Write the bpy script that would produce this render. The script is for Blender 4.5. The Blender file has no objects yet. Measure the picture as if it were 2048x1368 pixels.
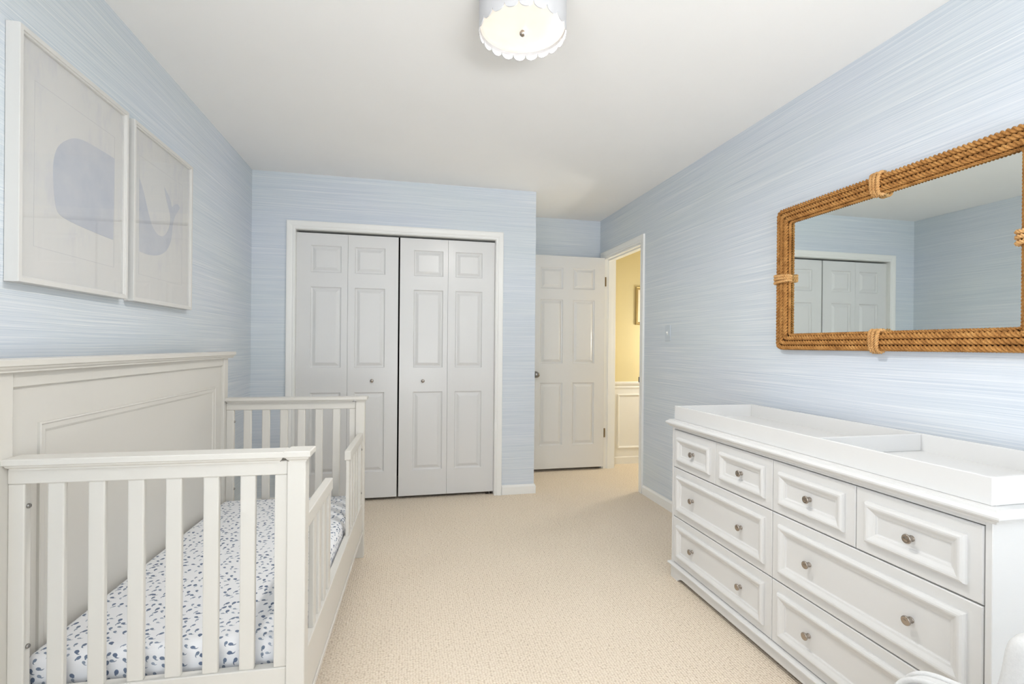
import bpy, bmesh, math, random
from mathutils import Vector, Matrix
random.seed(7)
scene = bpy.context.scene
COL = scene.collection
PI = math.pi

# ------------------------------------------------------------------ room constants (metres)
XL, XR = -1.085, 1.894           # left / right wall faces
YC, YA = 3.832, 4.5845           # closet wall face / alcove wall face
XCS = 1.027                      # corner of the closet box
YR = -1.90                       # wall behind the camera
ZC = 2.44
CAM_H = 1.1906

# ------------------------------------------------------------------ materials
def srgb(r, g, b):
    f = lambda c: (c / 255 / 12.92) if c / 255 <= 0.04045 else ((c / 255 + 0.055) / 1.055) ** 2.4
    return (f(r), f(g), f(b), 1)

def new_mat(name):
    m = bpy.data.materials.new(name); m.use_nodes = True
    nt = m.node_tree
    for n in list(nt.nodes): nt.nodes.remove(n)
    out = nt.nodes.new('ShaderNodeOutputMaterial')
    bs = nt.nodes.new('ShaderNodeBsdfPrincipled')
    nt.links.new(bs.outputs[0], out.inputs[0])
    return m, nt, bs

def N(nt, kind, **kw):
    n = nt.nodes.new(kind)
    for k, v in kw.items(): setattr(n, k, v)
    return n

def L(nt, a, b): nt.links.new(a, b)

def math_node(nt, op, a, b=None, c=None, clamp=False):
    n = N(nt, 'ShaderNodeMath', operation=op); n.use_clamp = clamp
    for i, v in enumerate((a, b, c)):
        if v is None: continue
        if isinstance(v, (int, float)): n.inputs[i].default_value = v
        else: L(nt, v, n.inputs[i])
    return n.outputs[0]

def noise(nt, vec, scale, detail=2, rough=0.5):
    n = N(nt, 'ShaderNodeTexNoise'); n.inputs['Scale'].default_value = scale
    n.inputs['Detail'].default_value = detail; n.inputs['Roughness'].default_value = rough
    if vec is not None: L(nt, vec, n.inputs['Vector'])
    return n.outputs['Fac']

def mapping(nt, vec, scale, rot=(0, 0, 0), loc=(0, 0, 0)):
    n = N(nt, 'ShaderNodeMapping'); n.inputs['Scale'].default_value = scale
    n.inputs['Rotation'].default_value = rot; n.inputs['Location'].default_value = loc
    L(nt, vec, n.inputs['Vector']); return n.outputs[0]

def objco(nt): return N(nt, 'ShaderNodeTexCoord').outputs['Object']

def ramp(nt, fac, stops):
    n = N(nt, 'ShaderNodeValToRGB'); e = n.color_ramp.elements
    while len(e) < len(stops): e.new(0.5)
    for i, (p, c) in enumerate(stops): e[i].position = p; e[i].color = c
    L(nt, fac, n.inputs[0]); return n.outputs[0]

def bump(nt, h, strength, dist, bs):
    n = N(nt, 'ShaderNodeBump'); n.inputs['Strength'].default_value = strength
    n.inputs['Distance'].default_value = dist
    L(nt, h, n.inputs['Height']); L(nt, n.outputs[0], bs.inputs['Normal'])

def paint(name, rgb, rough=0.4, spec=0.5, bump_amt=0.0, bscale=60, coat=0.0):
    """painted surface with a very slight brushed unevenness"""
    m, nt, bs = new_mat(name)
    co = objco(nt)
    f = noise(nt, co, 3.0, 3)
    c = srgb(*rgb)
    lo = tuple(x * 0.985 for x in c[:3]) + (1,)
    L(nt, ramp(nt, f, [(0.3, lo), (0.7, c)]), bs.inputs['Base Color'])
    bs.inputs['Roughness'].default_value = rough
    bs.inputs['Specular IOR Level'].default_value = spec
    bs.inputs['Coat Weight'].default_value = coat
    bs.inputs['Coat Roughness'].default_value = 0.15
    if bump_amt:
        bump(nt, noise(nt, co, bscale, 3), bump_amt, 0.001, bs)
    return m

def wood_grain_paint(name, rgb, rough):
    """white moulded door skin with an embossed wood grain"""
    m, nt, bs = new_mat(name)
    co = objco(nt)
    w = N(nt, 'ShaderNodeTexWave', wave_type='BANDS', bands_direction='X')
    w.inputs['Scale'].default_value = 26; w.inputs['Distortion'].default_value = 7
    w.inputs['Detail'].default_value = 3; w.inputs['Detail Scale'].default_value = 0.6
    L(nt, mapping(nt, co, (1, 1, 0.12)), w.inputs['Vector'])
    f = noise(nt, mapping(nt, co, (220, 220, 9)), 1.0, 2)
    h = math_node(nt, 'ADD', math_node(nt, 'MULTIPLY', w.outputs['Fac'], 0.5), math_node(nt, 'MULTIPLY', f, 0.6))
    bs.inputs['Base Color'].default_value = srgb(*rgb)
    bs.inputs['Roughness'].default_value = rough
    bump(nt, h, 0.16, 0.0008, bs)
    return m

def wallpaper(name):
    """blue stria grasscloth: long thin horizontal threads, some of them pale"""
    m, nt, bs = new_mat(name)
    co = objco(nt)
    warp = noise(nt, mapping(nt, co, (1.3, 1.3, 0.9)), 1.0, 2)
    add = N(nt, 'ShaderNodeVectorMath', operation='ADD'); L(nt, co, add.inputs[0])
    comb = N(nt, 'ShaderNodeCombineXYZ'); L(nt, math_node(nt, 'MULTIPLY', math_node(nt, 'SUBTRACT', warp, 0.5), 0.012), comb.inputs[2])
    L(nt, comb.outputs[0], add.inputs[1]); v = add.outputs[0]
    t1 = noise(nt, mapping(nt, v, (1.1, 1.1, 290)), 1.0, 2, 0.6)
    t2 = noise(nt, mapping(nt, v, (2.4, 2.4, 620), loc=(3.1, 7.7, 2.2)), 1.0, 2, 0.6)
    t3 = noise(nt, mapping(nt, v, (0.7, 0.7, 60), loc=(9.0, 1.0, 4.0)), 1.0, 2, 0.6)
    big = noise(nt, mapping(nt, co, (0.8, 0.8, 2.2)), 1.0, 2)
    s = math_node(nt, 'ADD', math_node(nt, 'MULTIPLY', t1, 0.50), math_node(nt, 'MULTIPLY', t3, 0.05))
    s = math_node(nt, 'ADD', s, math_node(nt, 'MULTIPLY', t2, 0.45))
    base = ramp(nt, s, [(0.34, srgb(202, 211, 220)), (0.48, srgb(220, 226, 232)), (0.56, srgb(228, 232, 236)), (0.66, srgb(246, 247, 248))])
    tint = ramp(nt, big, [(0.35, srgb(249, 251, 255)), (0.65, srgb(250, 253, 253))])
    mx = N(nt, 'ShaderNodeMix', data_type='RGBA', blend_type='MULTIPLY'); mx.inputs[0].default_value = 1.0
    L(nt, base, mx.inputs[6]); L(nt, tint, mx.inputs[7]); L(nt, mx.outputs[2], bs.inputs['Base Color'])
    bs.inputs['Roughness'].default_value = 0.62
    bs.inputs['Specular IOR Level'].default_value = 0.35
    bump(nt, s, 0.25, 0.0012, bs)
    return m

def carpet_mat(name):
    """beige looped berber: rows of small loops running away from the window"""
    m, nt, bs = new_mat(name)
    co = objco(nt)
    wob = noise(nt, co, 6.0, 2)
    add = N(nt, 'ShaderNodeVectorMath', operation='ADD'); L(nt, co, add.inputs[0])
    cb = N(nt, 'ShaderNodeCombineXYZ'); L(nt, math_node(nt, 'MULTIPLY', math_node(nt, 'SUBTRACT', wob, 0.5), 0.012), cb.inputs[0])
    L(nt, cb.outputs[0], add.inputs[1])
    vo = N(nt, 'ShaderNodeTexVoronoi', feature='SMOOTH_F1', voronoi_dimensions='2D')
    vo.inputs['Scale'].default_value = 1.0; vo.inputs['Randomness'].default_value = 0.42
    vo.inputs['Smoothness'].default_value = 0.25
    L(nt, mapping(nt, add.outputs[0], (98, 150, 1)), vo.inputs['Vector'])
    dist = vo.outputs['Distance']
    h = math_node(nt, 'SUBTRACT', 1.0, dist, clamp=True)
    row = math_node(nt, 'ABSOLUTE', math_node(nt, 'SINE', math_node(nt, 'MULTIPLY', N_sep(nt, add.outputs[0], 0), 98 * PI)))
    speck = noise(nt, co, 85, 2, 0.7)
    big = noise(nt, co, 1.6, 3)
    f = math_node(nt, 'ADD', math_node(nt, 'MULTIPLY', h, 0.62), math_node(nt, 'MULTIPLY', speck, 0.38))
    f = math_node(nt, 'ADD', f, math_node(nt, 'MULTIPLY', math_node(nt, 'SUBTRACT', big, 0.5), 0.10))
    L(nt, ramp(nt, f, [(0.26, srgb(180, 162, 140)), (0.46, srgb(226, 210, 189)), (0.62, srgb(240, 226, 207)), (0.80, srgb(251, 240, 224))]), bs.inputs['Base Color'])
    bs.inputs['Roughness'].default_value = 0.95
    bs.inputs['Specular IOR Level'].default_value = 0.1
    hh = math_node(nt, 'ADD', h, math_node(nt, 'MULTIPLY', row, 0.25))
    hh = math_node(nt, 'ADD', hh, math_node(nt, 'MULTIPLY', speck, 0.3))
    bump(nt, hh, 0.75, 0.004, bs)
    return m

def N_sep(nt, vec, i):
    s = N(nt, 'ShaderNodeSeparateXYZ'); L(nt, vec, s.inputs[0]); return s.outputs[i]

def metal(name, rgb, rough, aniso=0):
    m, nt, bs = new_mat(name)
    f = noise(nt, objco(nt), 40, 2)
    bs.inputs['Base Color'].default_value = srgb(*rgb); bs.inputs['Metallic'].default_value = 1
    r = N(nt, 'ShaderNodeMapRange'); r.inputs[3].default_value = rough * 0.85; r.inputs[4].default_value = rough * 1.15
    L(nt, f, r.inputs[0]); L(nt, r.outputs[0], bs.inputs['Roughness'])
    return m

def rope_mat(name, dark, mid, light):
    m, nt, bs = new_mat(name)
    uv = N(nt, 'ShaderNodeUVMap').outputs[0]
    f = noise(nt, mapping(nt, uv, (40, 900, 1)), 1.0, 3, 0.7)
    g = noise(nt, objco(nt), 25, 2)
    s = math_node(nt, 'ADD', math_node(nt, 'MULTIPLY', f, 0.6), math_node(nt, 'MULTIPLY', g, 0.4))
    L(nt, ramp(nt, s, [(0.35, srgb(*dark)), (0.5, srgb(*mid)), (0.66, srgb(*light))]), bs.inputs['Base Color'])
    bs.inputs['Roughness'].default_value = 0.75
    bs.inputs['Specular IOR Level'].default_value = 0.25
    bump(nt, f, 0.5, 0.001, bs)
    return m

def sheet_mat(name):
    """white cotton sheet printed with small grey-blue whales, each a round head and a bent tail"""
    m, nt, bs = new_mat(name)
    uv = N(nt, 'ShaderNodeUVMap').outputs[0]
    def layer(scale, off, k):
        vo = N(nt, 'ShaderNodeTexVoronoi', feature='F1', voronoi_dimensions='2D')
        vo.inputs['Scale'].default_value = scale; vo.inputs['Randomness'].default_value = 0.72
        v = mapping(nt, uv, (1, 1, 1), loc=off); L(nt, v, vo.inputs['Vector'])
        sub = N(nt, 'ShaderNodeVectorMath', operation='SUBTRACT'); L(nt, v, sub.inputs[0])
        sc = N(nt, 'ShaderNodeVectorMath', operation='SCALE'); sc.inputs['Scale'].default_value = 1.0
        L(nt, vo.outputs['Position'], sc.inputs[0]); L(nt, sc.outputs[0], sub.inputs[1])
        sp = N(nt, 'ShaderNodeSeparateColor'); L(nt, vo.outputs['Color'], sp.inputs[0])
        rot = N(nt, 'ShaderNodeVectorRotate', rotation_type='Z_AXIS')
        L(nt, sub.outputs[0], rot.inputs['Vector'])
        L(nt, math_node(nt, 'ADD', math_node(nt, 'MULTIPLY', sp.outputs[0], 2.4), k), rot.inputs['Angle'])
        s2 = N(nt, 'ShaderNodeVectorMath', operation='SCALE'); L(nt, rot.outputs[0], s2.inputs[0])
        L(nt, math_node(nt, 'ADD', 0.98, math_node(nt, 'MULTIPLY', sp.outputs[1], 0.60)), s2.inputs['Scale'])
        p = N(nt, 'ShaderNodeSeparateXYZ'); L(nt, s2.outputs[0], p.inputs[0])
        x, y = p.outputs[0], p.outputs[1]
        def ell(cx, cy, a, b):
            u = math_node(nt, 'DIVIDE', math_node(nt, 'SUBTRACT', x, cx), a)
            w = math_node(nt, 'DIVIDE', math_node(nt, 'SUBTRACT', y, cy), b)
            r = math_node(nt, 'ADD', math_node(nt, 'MULTIPLY', u, u), math_node(nt, 'MULTIPLY', w, w))
            return math_node(nt, 'MULTIPLY', math_node(nt, 'SUBTRACT', 1.0, r), 4.0, clamp=True)
        body = ell(-0.0015, 0.0, 0.0078, 0.0058)
        arc = math_node(nt, 'SUBTRACT', ell(0.004, 0.0035, 0.0105, 0.0085), ell(0.0045, 0.0068, 0.0105, 0.0078), clamp=True)
        w = math_node(nt, 'MAXIMUM', body, arc)
        show = math_node(nt, 'GREATER_THAN', sp.outputs[2], 0.10)
        return math_node(nt, 'MULTIPLY', w, show), sp.outputs[1]
    a, ca = layer(41.0, (0, 0, 0), 0.0)
    fibre = noise(nt, mapping(nt, uv, (350, 120, 1)), 1.0, 2)
    wash = noise(nt, mapping(nt, uv, (160, 160, 1)), 1.0, 2)
    ink = ramp(nt, math_node(nt, 'ADD', math_node(nt, 'MULTIPLY', ca, 0.6), math_node(nt, 'MULTIPLY', wash, 0.5)),
               [(0.25, srgb(104, 118, 143)), (0.55, srgb(130, 143, 162)), (0.85, srgb(172, 181, 195))])
    mx = N(nt, 'ShaderNodeMix', data_type='RGBA'); L(nt, a, mx.inputs[0])
    mx.inputs[6].default_value = srgb(240, 241, 244); L(nt, ink, mx.inputs[7])
    L(nt, mx.outputs[2], bs.inputs['Base Color'])
    bs.inputs['Roughness'].default_value = 0.85; bs.inputs['Specular IOR Level'].default_value = 0.2
    bump(nt, fibre, 0.1, 0.0005, bs)
    return m

def glass_mat(name, tint=1.0):
    m = bpy.data.materials.new(name); m.use_nodes = True; nt = m.node_tree
    for n in list(nt.nodes): nt.nodes.remove(n)
    out = N(nt, 'ShaderNodeOutputMaterial'); tr = N(nt, 'ShaderNodeBsdfTransparent'); gl = N(nt, 'ShaderNodeBsdfGlossy')
    gl.inputs['Roughness'].default_value = 0.02
    fr = N(nt, 'ShaderNodeFresnel'); fr.inputs['IOR'].default_value = 1.5
    ge = N(nt, 'ShaderNodeNewGeometry')
    mx = N(nt, 'ShaderNodeMixShader'); L(nt, math_node(nt, 'MULTIPLY', fr.outputs[0], math_node(nt, 'SUBTRACT', 1.0, ge.outputs['Backfacing'])), mx.inputs[0]); L(nt, tr.outputs[0], mx.inputs[1]); L(nt, gl.outputs[0], mx.inputs[2])
    L(nt, mx.outputs[0], out.inputs[0]); return m

def print_mat(name, a, b):
    """watercolour wash"""
    m, nt, bs = new_mat(name)
    f = noise(nt, objco(nt), 7, 4, 0.6)
    L(nt, ramp(nt, f, [(0.3, srgb(*a)), (0.7, srgb(*b))]), bs.inputs['Base Color'])
    bs.inputs['Roughness'].default_value = 0.9; bs.inputs['Specular IOR Level'].default_value = 0.1
    return m

def paper_mat(name):
    """white paper with a few faint grey smudges"""
    m, nt, bs = new_mat(name)
    co = objco(nt)
    f = noise(nt, mapping(nt, co, (1, 14, 5)), 1.5, 5, 0.7); g = noise(nt, co, 4, 3)
    s = math_node(nt, 'MULTIPLY', f, g)
    L(nt, ramp(nt, s, [(0.14, srgb(212, 212, 214)), (0.22, srgb(219, 219, 217)), (0.45, srgb(222, 221, 219))]), bs.inputs['Base Color'])
    bs.inputs['Roughness'].default_value = 0.9; bs.inputs['Specular IOR Level'].default_value = 0.1
    return m

def emit(name, rgb, strength):
    m, nt, bs = new_mat(name)
    bs.inputs['Base Color'].default_value = srgb(*rgb)
    f = noise(nt, objco(nt), 9, 2)
    L(nt, ramp(nt, f, [(0.3, srgb(255, 240, 224)), (0.7, srgb(255, 249, 238))]), bs.inputs['Emission Color'])
    bs.inputs['Emission Strength'].default_value = strength
    bs.inputs['Roughness'].default_value = 0.4
    return m

def fabric(name, rgb):
    m, nt, bs = new_mat(name)
    co = objco(nt)
    f = noise(nt, co, 190, 3, 0.7); g = noise(nt, co, 12, 2)
    c = srgb(*rgb); lo = tuple(x * 0.93 for x in c[:3]) + (1,)
    L(nt, ramp(nt, f, [(0.3, lo), (0.7, c)]), bs.inputs['Base Color'])
    bs.inputs['Roughness'].default_value = 0.95; bs.inputs['Specular IOR Level'].default_value = 0.1
    bump(nt, math_node(nt, 'ADD', f, g), 0.35, 0.002, bs)
    return m

M = dict(
    paper=wallpaper('blue_grasscloth_wallpaper'),
    ceiling=paint('ceiling_paint', (249, 249, 248), 0.9, 0.1),
    carpet=carpet_mat('beige_loop_carpet'),
    trim=paint('white_trim_paint', (246, 246, 243), 0.35, 0.5),
    door=wood_grain_paint('white_door_paint', (229, 229, 228), 0.24),
    dark=paint('closet_shade', (58, 56, 54), 0.9, 0.1),  # dark colour stands in for shade inside the closet
    yellow=paint('hall_yellow_paint', (226, 212, 166), 0.8, 0.2),
    wains=paint('wainscot_paint', (240, 238, 232), 0.45, 0.4),
    crib=paint('crib_warm_white', (217, 214, 207), 0.38, 0.45),
    dresser=paint('dresser_white', (224, 224, 223), 0.36, 0.45),
    tray=paint('tray_white', (226, 226, 225), 0.45, 0.4),
    frame=paint('frame_white', (222, 221, 218), 0.45, 0.4),
    nickel=metal('brushed_nickel', (172, 163, 154), 0.22),
    steel=metal('satin_steel', (150, 148, 146), 0.3),
    darkmetal=metal('dark_bronze', (62, 54, 48), 0.4),
    gold=metal('aged_gold', (186, 166, 118), 0.5),
    mirror=metal('silvered_glass', (232, 238, 236), 0.012),
    rope=rope_mat('manila_rope', (128, 84, 42), (182, 129, 70), (212, 163, 100)),
    bind=rope_mat('pale_rope', (176, 124, 72), (214, 166, 108), (232, 190, 136)),
    backing=paint('dark_backing', (70, 46, 26), 0.8, 0.2),
    sheet=sheet_mat('whale_print_sheet'),
    glass=glass_mat('picture_glass'),
    art=paper_mat('art_paper'),
    whale=print_mat('grey_blue_wash', (190, 195, 205), (206, 208, 213)),
    line=paint('pale_pencil_line', (204, 204, 206), 0.9, 0.1),
    shade=paint('lamp_white_metal', (203, 203, 205), 0.5, 0.3),
    glow=emit('lamp_diffuser', (150, 143, 134), 0.48),
    plate=paint('switch_pale_blue', (205, 214, 222), 0.4, 0.4),
    chair=fabric('white_boucle', (222, 222, 221)),
    legwood=paint('pale_wood', (196, 170, 138), 0.5, 0.4),
    cream=print_mat('cream_print', (240, 230, 200), (250, 244, 224)),
)

# ------------------------------------------------------------------ mesh helpers
def bx(bm, lo, hi, bev=0.0, seg=2, mi=0):
    x0, y0, z0 = lo; x1, y1, z1 = hi
    vs = [bm.verts.new((x, y, z)) for z in (z0, z1) for y in (y0, y1) for x in (x0, x1)]
    idx = [(0, 2, 3, 1), (4, 5, 7, 6), (0, 1, 5, 4), (2, 6, 7, 3), (0, 4, 6, 2), (1, 3, 7, 5)]
    fs = [bm.faces.new([vs[i] for i in f]) for f in idx]
    for f in fs: f.material_index = mi
    if bev > 0:
        es = list({e for f in fs for e in f.edges})
        bmesh.ops.bevel(bm, geom=es, offset=bev, segments=seg, profile=0.5, affect='EDGES')
    return fs

def obj(name, bm, mats, parent=None, smooth=False, loc=None):
    me = bpy.data.meshes.new(name)
    if parent is not None:
        r = parent
        while r.parent: r = r.parent
        if r.get('world_built'):
            bmesh.ops.translate(bm, verts=bm.verts[:], vec=-r.location)
    bmesh.ops.recalc_face_normals(bm, faces=bm.faces[:])
    if smooth:
        for f in bm.faces: f.smooth = True
    bm.to_mesh(me); bm.free()
    for m in (mats if isinstance(mats, (list, tuple)) else [mats]): me.materials.append(m)
    o = bpy.data.objects.new(name, me); COL.objects.link(o)
    if parent: o.parent = parent
    if loc: o.location = loc
    return o

def smooth_by_angle(o, ang=40):
    me = o.data
    for p in me.polygons: p.use_smooth = True
    try: me.set_sharp_from_angle(angle=math.radians(ang))
    except Exception: pass
    return o

def empty(name, loc=(0, 0, 0), rz=0.0, parent=None, world=True):
    o = bpy.data.objects.new(name, None); COL.objects.link(o)
    o.location = loc; o.rotation_euler = (0, 0, rz); o.empty_display_size = 0.1
    if world: o['world_built'] = 1      # its meshes are written in room coordinates and moved to its base
    if parent: o.parent = parent
    return o

def tag(o, label, cat, group=None, kind=None):
    o['label'] = label; o['category'] = cat
    if group: o['group'] = group
    if kind: o['kind'] = kind
    return o

def B(): return bmesh.new()

def box_obj(name, lo, hi, mat, parent=None, bev=0.0, seg=2):
    bm = B(); bx(bm, lo, hi, bev, seg); return obj(name, bm, mat, parent)

def rings(bm, loops, close_last=True, close_first=False, closed=True):
    """skin a list of vertex loops"""
    vl = [[bm.verts.new(p) for p in lp] for lp in loops]
    n = len(vl[0])
    for a, b in zip(vl[:-1], vl[1:]):
        for i in range(n if closed else n - 1):
            j = (i + 1) % n
            bm.faces.new((a[i], a[j], b[j], b[i]))
    if close_last: bm.faces.new(vl[-1])
    if close_first: bm.faces.new(list(reversed(vl[0])))
    return vl

def lathe(bm, prof, mat4, n=24):
    """prof: (radius, height) pairs along local z, placed by mat4"""
    loops = []
    for r, h in prof:
        loops.append([mat4 @ Vector((max(r, 1e-5) * math.cos(2 * PI * k / n), max(r, 1e-5) * math.sin(2 * PI * k / n), h)) for k in range(n)])
    rings(bm, loops, True, True)

def relief(bm, x0, x1, z0, z1, prof, mp):
    """nested rectangles (inset, height) on a plane; mp(x,z,h) -> 3D"""
    loops = []
    for i, h in prof:
        loops.append([mp(x0 + i, z0 + i, h), mp(x1 - i, z0 + i, h), mp(x1 - i, z1 - i, h), mp(x0 + i, z1 - i, h)])
    rings(bm, loops, True, False)

PANEL = [(0, 0), (.002, -.004), (.006, -.0095), (.011, -.0115), (.016, -.0112), (.019, -.0095), (.034, -.0022), (.0365, -.0018), (.0375, -.0005)]

def panelled(bm, xs, zs, cells, mp, thick):
    """door leaf: grid of cells, those in `cells` carry a moulded raised panel; plus sides and back"""
    for i in range(len(xs) - 1):
        for j in range(len(zs) - 1):
            x0, x1, z0, z1 = xs[i], xs[i + 1], zs[j], zs[j + 1]
            if (i, j) in cells: relief(bm, x0, x1, z0, z1, PANEL, mp)
            else: bm.faces.new([bm.verts.new(mp(*p, 0)) for p in ((x0, z0), (x1, z0), (x1, z1), (x0, z1))])
    a, b, c, d = xs[0], xs[-1], zs[0], zs[-1]
    f = [bm.verts.new(mp(*p, 0)) for p in ((a, c), (b, c), (b, d), (a, d))]
    k = [bm.verts.new(mp(*p, -thick)) for p in ((a, c), (b, c), (b, d), (a, d))]
    for i in range(4): bm.faces.new((f[i], f[(i + 1) % 4], k[(i + 1) % 4], k[i]))
    bm.faces.new(k)

# ------------------------------------------------------------------ SETTING
def struct(o, label, cat): return tag(o, label, cat, kind='structure')

bm = B(); bx(bm, (-1.3, YR - .15, -.10), (3.4, 4.80, 0)); struct(obj('floor', bm, M['carpet']), 'beige looped carpet covering the nursery and hall floor', 'floor')
bm = B(); bx(bm, (-1.3, YR - .15, ZC), (3.4, 4.80, ZC + .12)); struct(obj('ceiling', bm, M['ceiling']), 'plain white painted ceiling', 'ceiling')

W2 = (-1.62, -.32, .55, 2.05)      # added opening in the left wall behind the camera, for more light
bm = B()
bx(bm, (XL - .12, YR - .12, 0), (XL, W2[0], ZC)); bx(bm, (XL - .12, W2[1], 0), (XL, YA + .12, ZC))
bx(bm, (XL - .12, W2[0], 0), (XL, W2[1], W2[2])); bx(bm, (XL - .12, W2[0], W2[3]), (XL, W2[1], ZC))
struct(obj('wall_left', bm, M['paper']), 'left wall in blue grasscloth wallpaper behind the crib', 'wall')

DY0, DY1, DZ = 3.7005, 4.4875, 2.0555      # bedroom doorway in the right wall
WT = .115
bm = B()
bx(bm, (XR, YR - .12, 0), (XR + WT, DY0, ZC)); bx(bm, (XR, DY1, 0), (XR + WT, YA + .12, ZC)); bx(bm, (XR, DY0, DZ), (XR + WT, DY1, ZC))
for f in bm.faces:
    if f.calc_center_median().x > XR + WT - .005: f.material_index = 1
struct(obj('wall_right', bm, [M['paper'], M['yellow']]), 'right wall in blue grasscloth wallpaper with the doorway', 'wall')

CX0, CX1, CZ = -.7935, .7010, 2.0355       # closet opening
bm = B()
bx(bm, (XL, YC, 0), (CX0, YC + .1, ZC)); bx(bm, (CX1, YC, 0), (XCS, YC + .1, ZC)); bx(bm, (CX0, YC, CZ), (CX1, YC + .1, ZC))
bx(bm, (XCS - .1, YC + .1, 0), (XCS, YA, ZC))
struct(obj('wall_back', bm, M['paper']), 'closet wall in blue grasscloth wallpaper around the bifold doors', 'wall')
bm = B(); bx(bm, (XL, YA, 0), (XR, YA + .12, ZC)); struct(obj('wall_alcove', bm, M['paper']), 'alcove wall in blue wallpaper behind the open door', 'wall')
# closet back panel, its colour darkened to stand for the shade inside
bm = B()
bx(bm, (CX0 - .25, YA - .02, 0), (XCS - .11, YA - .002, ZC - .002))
struct(obj('wall_closet', bm, M['dark']), 'closet back coloured dark for the shade seen through the door gaps', 'wall')

# rear wall with a window, then the added side window (behind the camera)
W1 = (-.12, 1.62, .42, 2.10)
bm = B()
x0, x1, z0, z1 = W1
bx(bm, (XL, YR - .12, 0), (x0, YR, ZC)); bx(bm, (x1, YR - .12, 0), (XR, YR, ZC))
bx(bm, (x0, YR - .12, 0), (x1, YR, z0)); bx(bm, (x0, YR - .12, z1), (x1, YR, ZC))
struct(obj('wall_rear', bm, M['paper']), 'rear wall with a wide window behind the camera', 'wall')
bm = B()
fw = .05
bx(bm, (x0, YR - .10, z0), (x0 + fw, YR - .04, z1), .004); bx(bm, (x1 - fw, YR - .10, z0), (x1, YR - .04, z1), .004)
bx(bm, (x0 + fw, YR - .10, z0), (x1 - fw, YR - .04, z0 + fw), .004); bx(bm, (x0 + fw, YR - .10, z1 - fw), (x1 - fw, YR - .04, z1), .004)
bx(bm, ((x0 + x1) / 2 - .03, YR - .10, z0 + fw), ((x0 + x1) / 2 + .03, YR - .04, z1 - fw), .004)
struct(obj('window_1', bm, M['trim']), 'wide white framed window in the rear wall', 'window')

bm = B()  # frame of the added side window, unseen, placed for the light
y0, y1, z0, z1 = W2
bx(bm, (XL - .10, y0, z0), (XL - .04, y0 + fw, z1), .004); bx(bm, (XL - .10, y1 - fw, z0), (XL - .04, y1, z1), .004)
bx(bm, (XL - .10, y0 + fw, z0), (XL - .04, y1 - fw, z0 + fw), .004); bx(bm, (XL - .10, y0 + fw, z1 - fw), (XL - .04, y1 - fw, z1), .004)
bx(bm, (XL - .10, y0 + fw, (z0 + z1) / 2 - .02), (XL - .04, y1 - fw, (z0 + z1) / 2 + .02), .004)
struct(obj('added_side_window', bm, M['trim']), 'added white framed window, unseen in the left wall, to let in more light', 'window')

# hallway beyond the door
HX = XR + WT
HY = 4.625
bm = B(); bx(bm, (HX, HY, 0), (3.3, HY + .1, ZC)); struct(obj('wall_hall', bm, M['yellow']), 'yellow hallway wall seen through the doorway', 'wall')
bm = B(); bx(bm, (3.2, 2.2, 0), (3.3, HY, ZC)); bx(bm, (HX, 2.1, 0), (3.2, 2.2, ZC))
struct(obj('wall_hallway_far', bm, M['yellow']), 'yellow far walls of the hallway', 'wall')
# wainscot below the chair rail
bm = B()
bx(bm, (HX, HY - .008, .078), (3.2, HY, .775))
struct(obj('trim_3', bm, M['wains']), 'white wainscot board on the lower hallway wall', 'trim')
bm = B()
def rail_prof(bm, x0, x1, prof):
    rings(bm, [[(x0, HY - d, z) for d, z in prof], [(x1, HY - d, z) for d, z in prof]], True, True)
rail_prof(bm, HX, 3.2, [(0.001, .765), (.014, .768), (.016, .782), (.012, .79), (.018, .80), (.026, .812), (.028, .828), (.022, .836), (.001, .836)])
struct(obj('trim_4', bm, M['wains']), 'white chair rail along the hallway wall', 'trim')
bm = B()
px0, px1, pz0, pz1 = 2.106, 2.56, .156, .71
prof = [(0, .0), (.002, .008), (.008, .013), (.016, .010), (.022, .004), (.024, .0)]
loops = [[(px0 + i, HY - .0075 - h, pz0 + i), (px1 - i, HY - .0075 - h, pz0 + i), (px1 - i, HY - .0075 - h, pz1 - i), (px0 + i, HY - .0075 - h, pz1 - i)] for i, h in prof]
rings(bm, loops, False, False)
struct(obj('trim_5', bm, M['wains']), 'rectangular white panel moulding on the hallway wainscot', 'trim')
bm = B()
rail_prof(bm, HX, 3.2, [(0.001, .0), (.014, .0), (.014, .066), (.010, .072), (.006, .0785), (.001, .0785)])
struct(obj('baseboard_hall', bm, M['wains']), 'white baseboard along the hallway wall', 'baseboard')

# baseboards
BP = [(0.0005, 0), (.013, 0), (.013, .060), (.010, .067), (.006, .071), (.0045, .076), (.0005, .076)]
def baseboard(name, p0, p1, nrm, label):
    bm = B()
    rings(bm, [[(p[0] + nrm[0] * d, p[1] + nrm[1] * d, z) for d, z in BP] for p in (p0, p1)], True, True)
    struct(obj(name, bm, M['trim']), label, 'baseboard')
baseboard('baseboard_left', (XL, YR), (XL, YC), (1, 0), 'white baseboard along the left wall behind the crib')
baseboard('baseboard_right', (XR, YR), (XR, 3.6375), (-1, 0), 'white baseboard along the right wall beside the dresser')
baseboard('baseboard_rear', (XL, YR), (XR, YR), (0, 1), 'white baseboard along the rear wall')
baseboard('baseboard_alcove', (XCS, YA), (XR, YA), (0, -1), 'white baseboard behind the open door')
bm = B()     # closet wall: left piece, and right piece turning the corner
rings(bm, [[(x, YC - d, z) for d, z in BP] for x in (XL, -.8535)], True, True)
rings(bm, [[(.7605, YC - d, z) for d, z in BP], [(XCS + d, YC - d, z) for d, z in BP], [(XCS + d, YA - .013, z) for d, z in BP]], True, True)
struct(obj('baseboard_back', bm, M['trim']), 'white baseboard beside the closet doors', 'baseboard')

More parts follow.
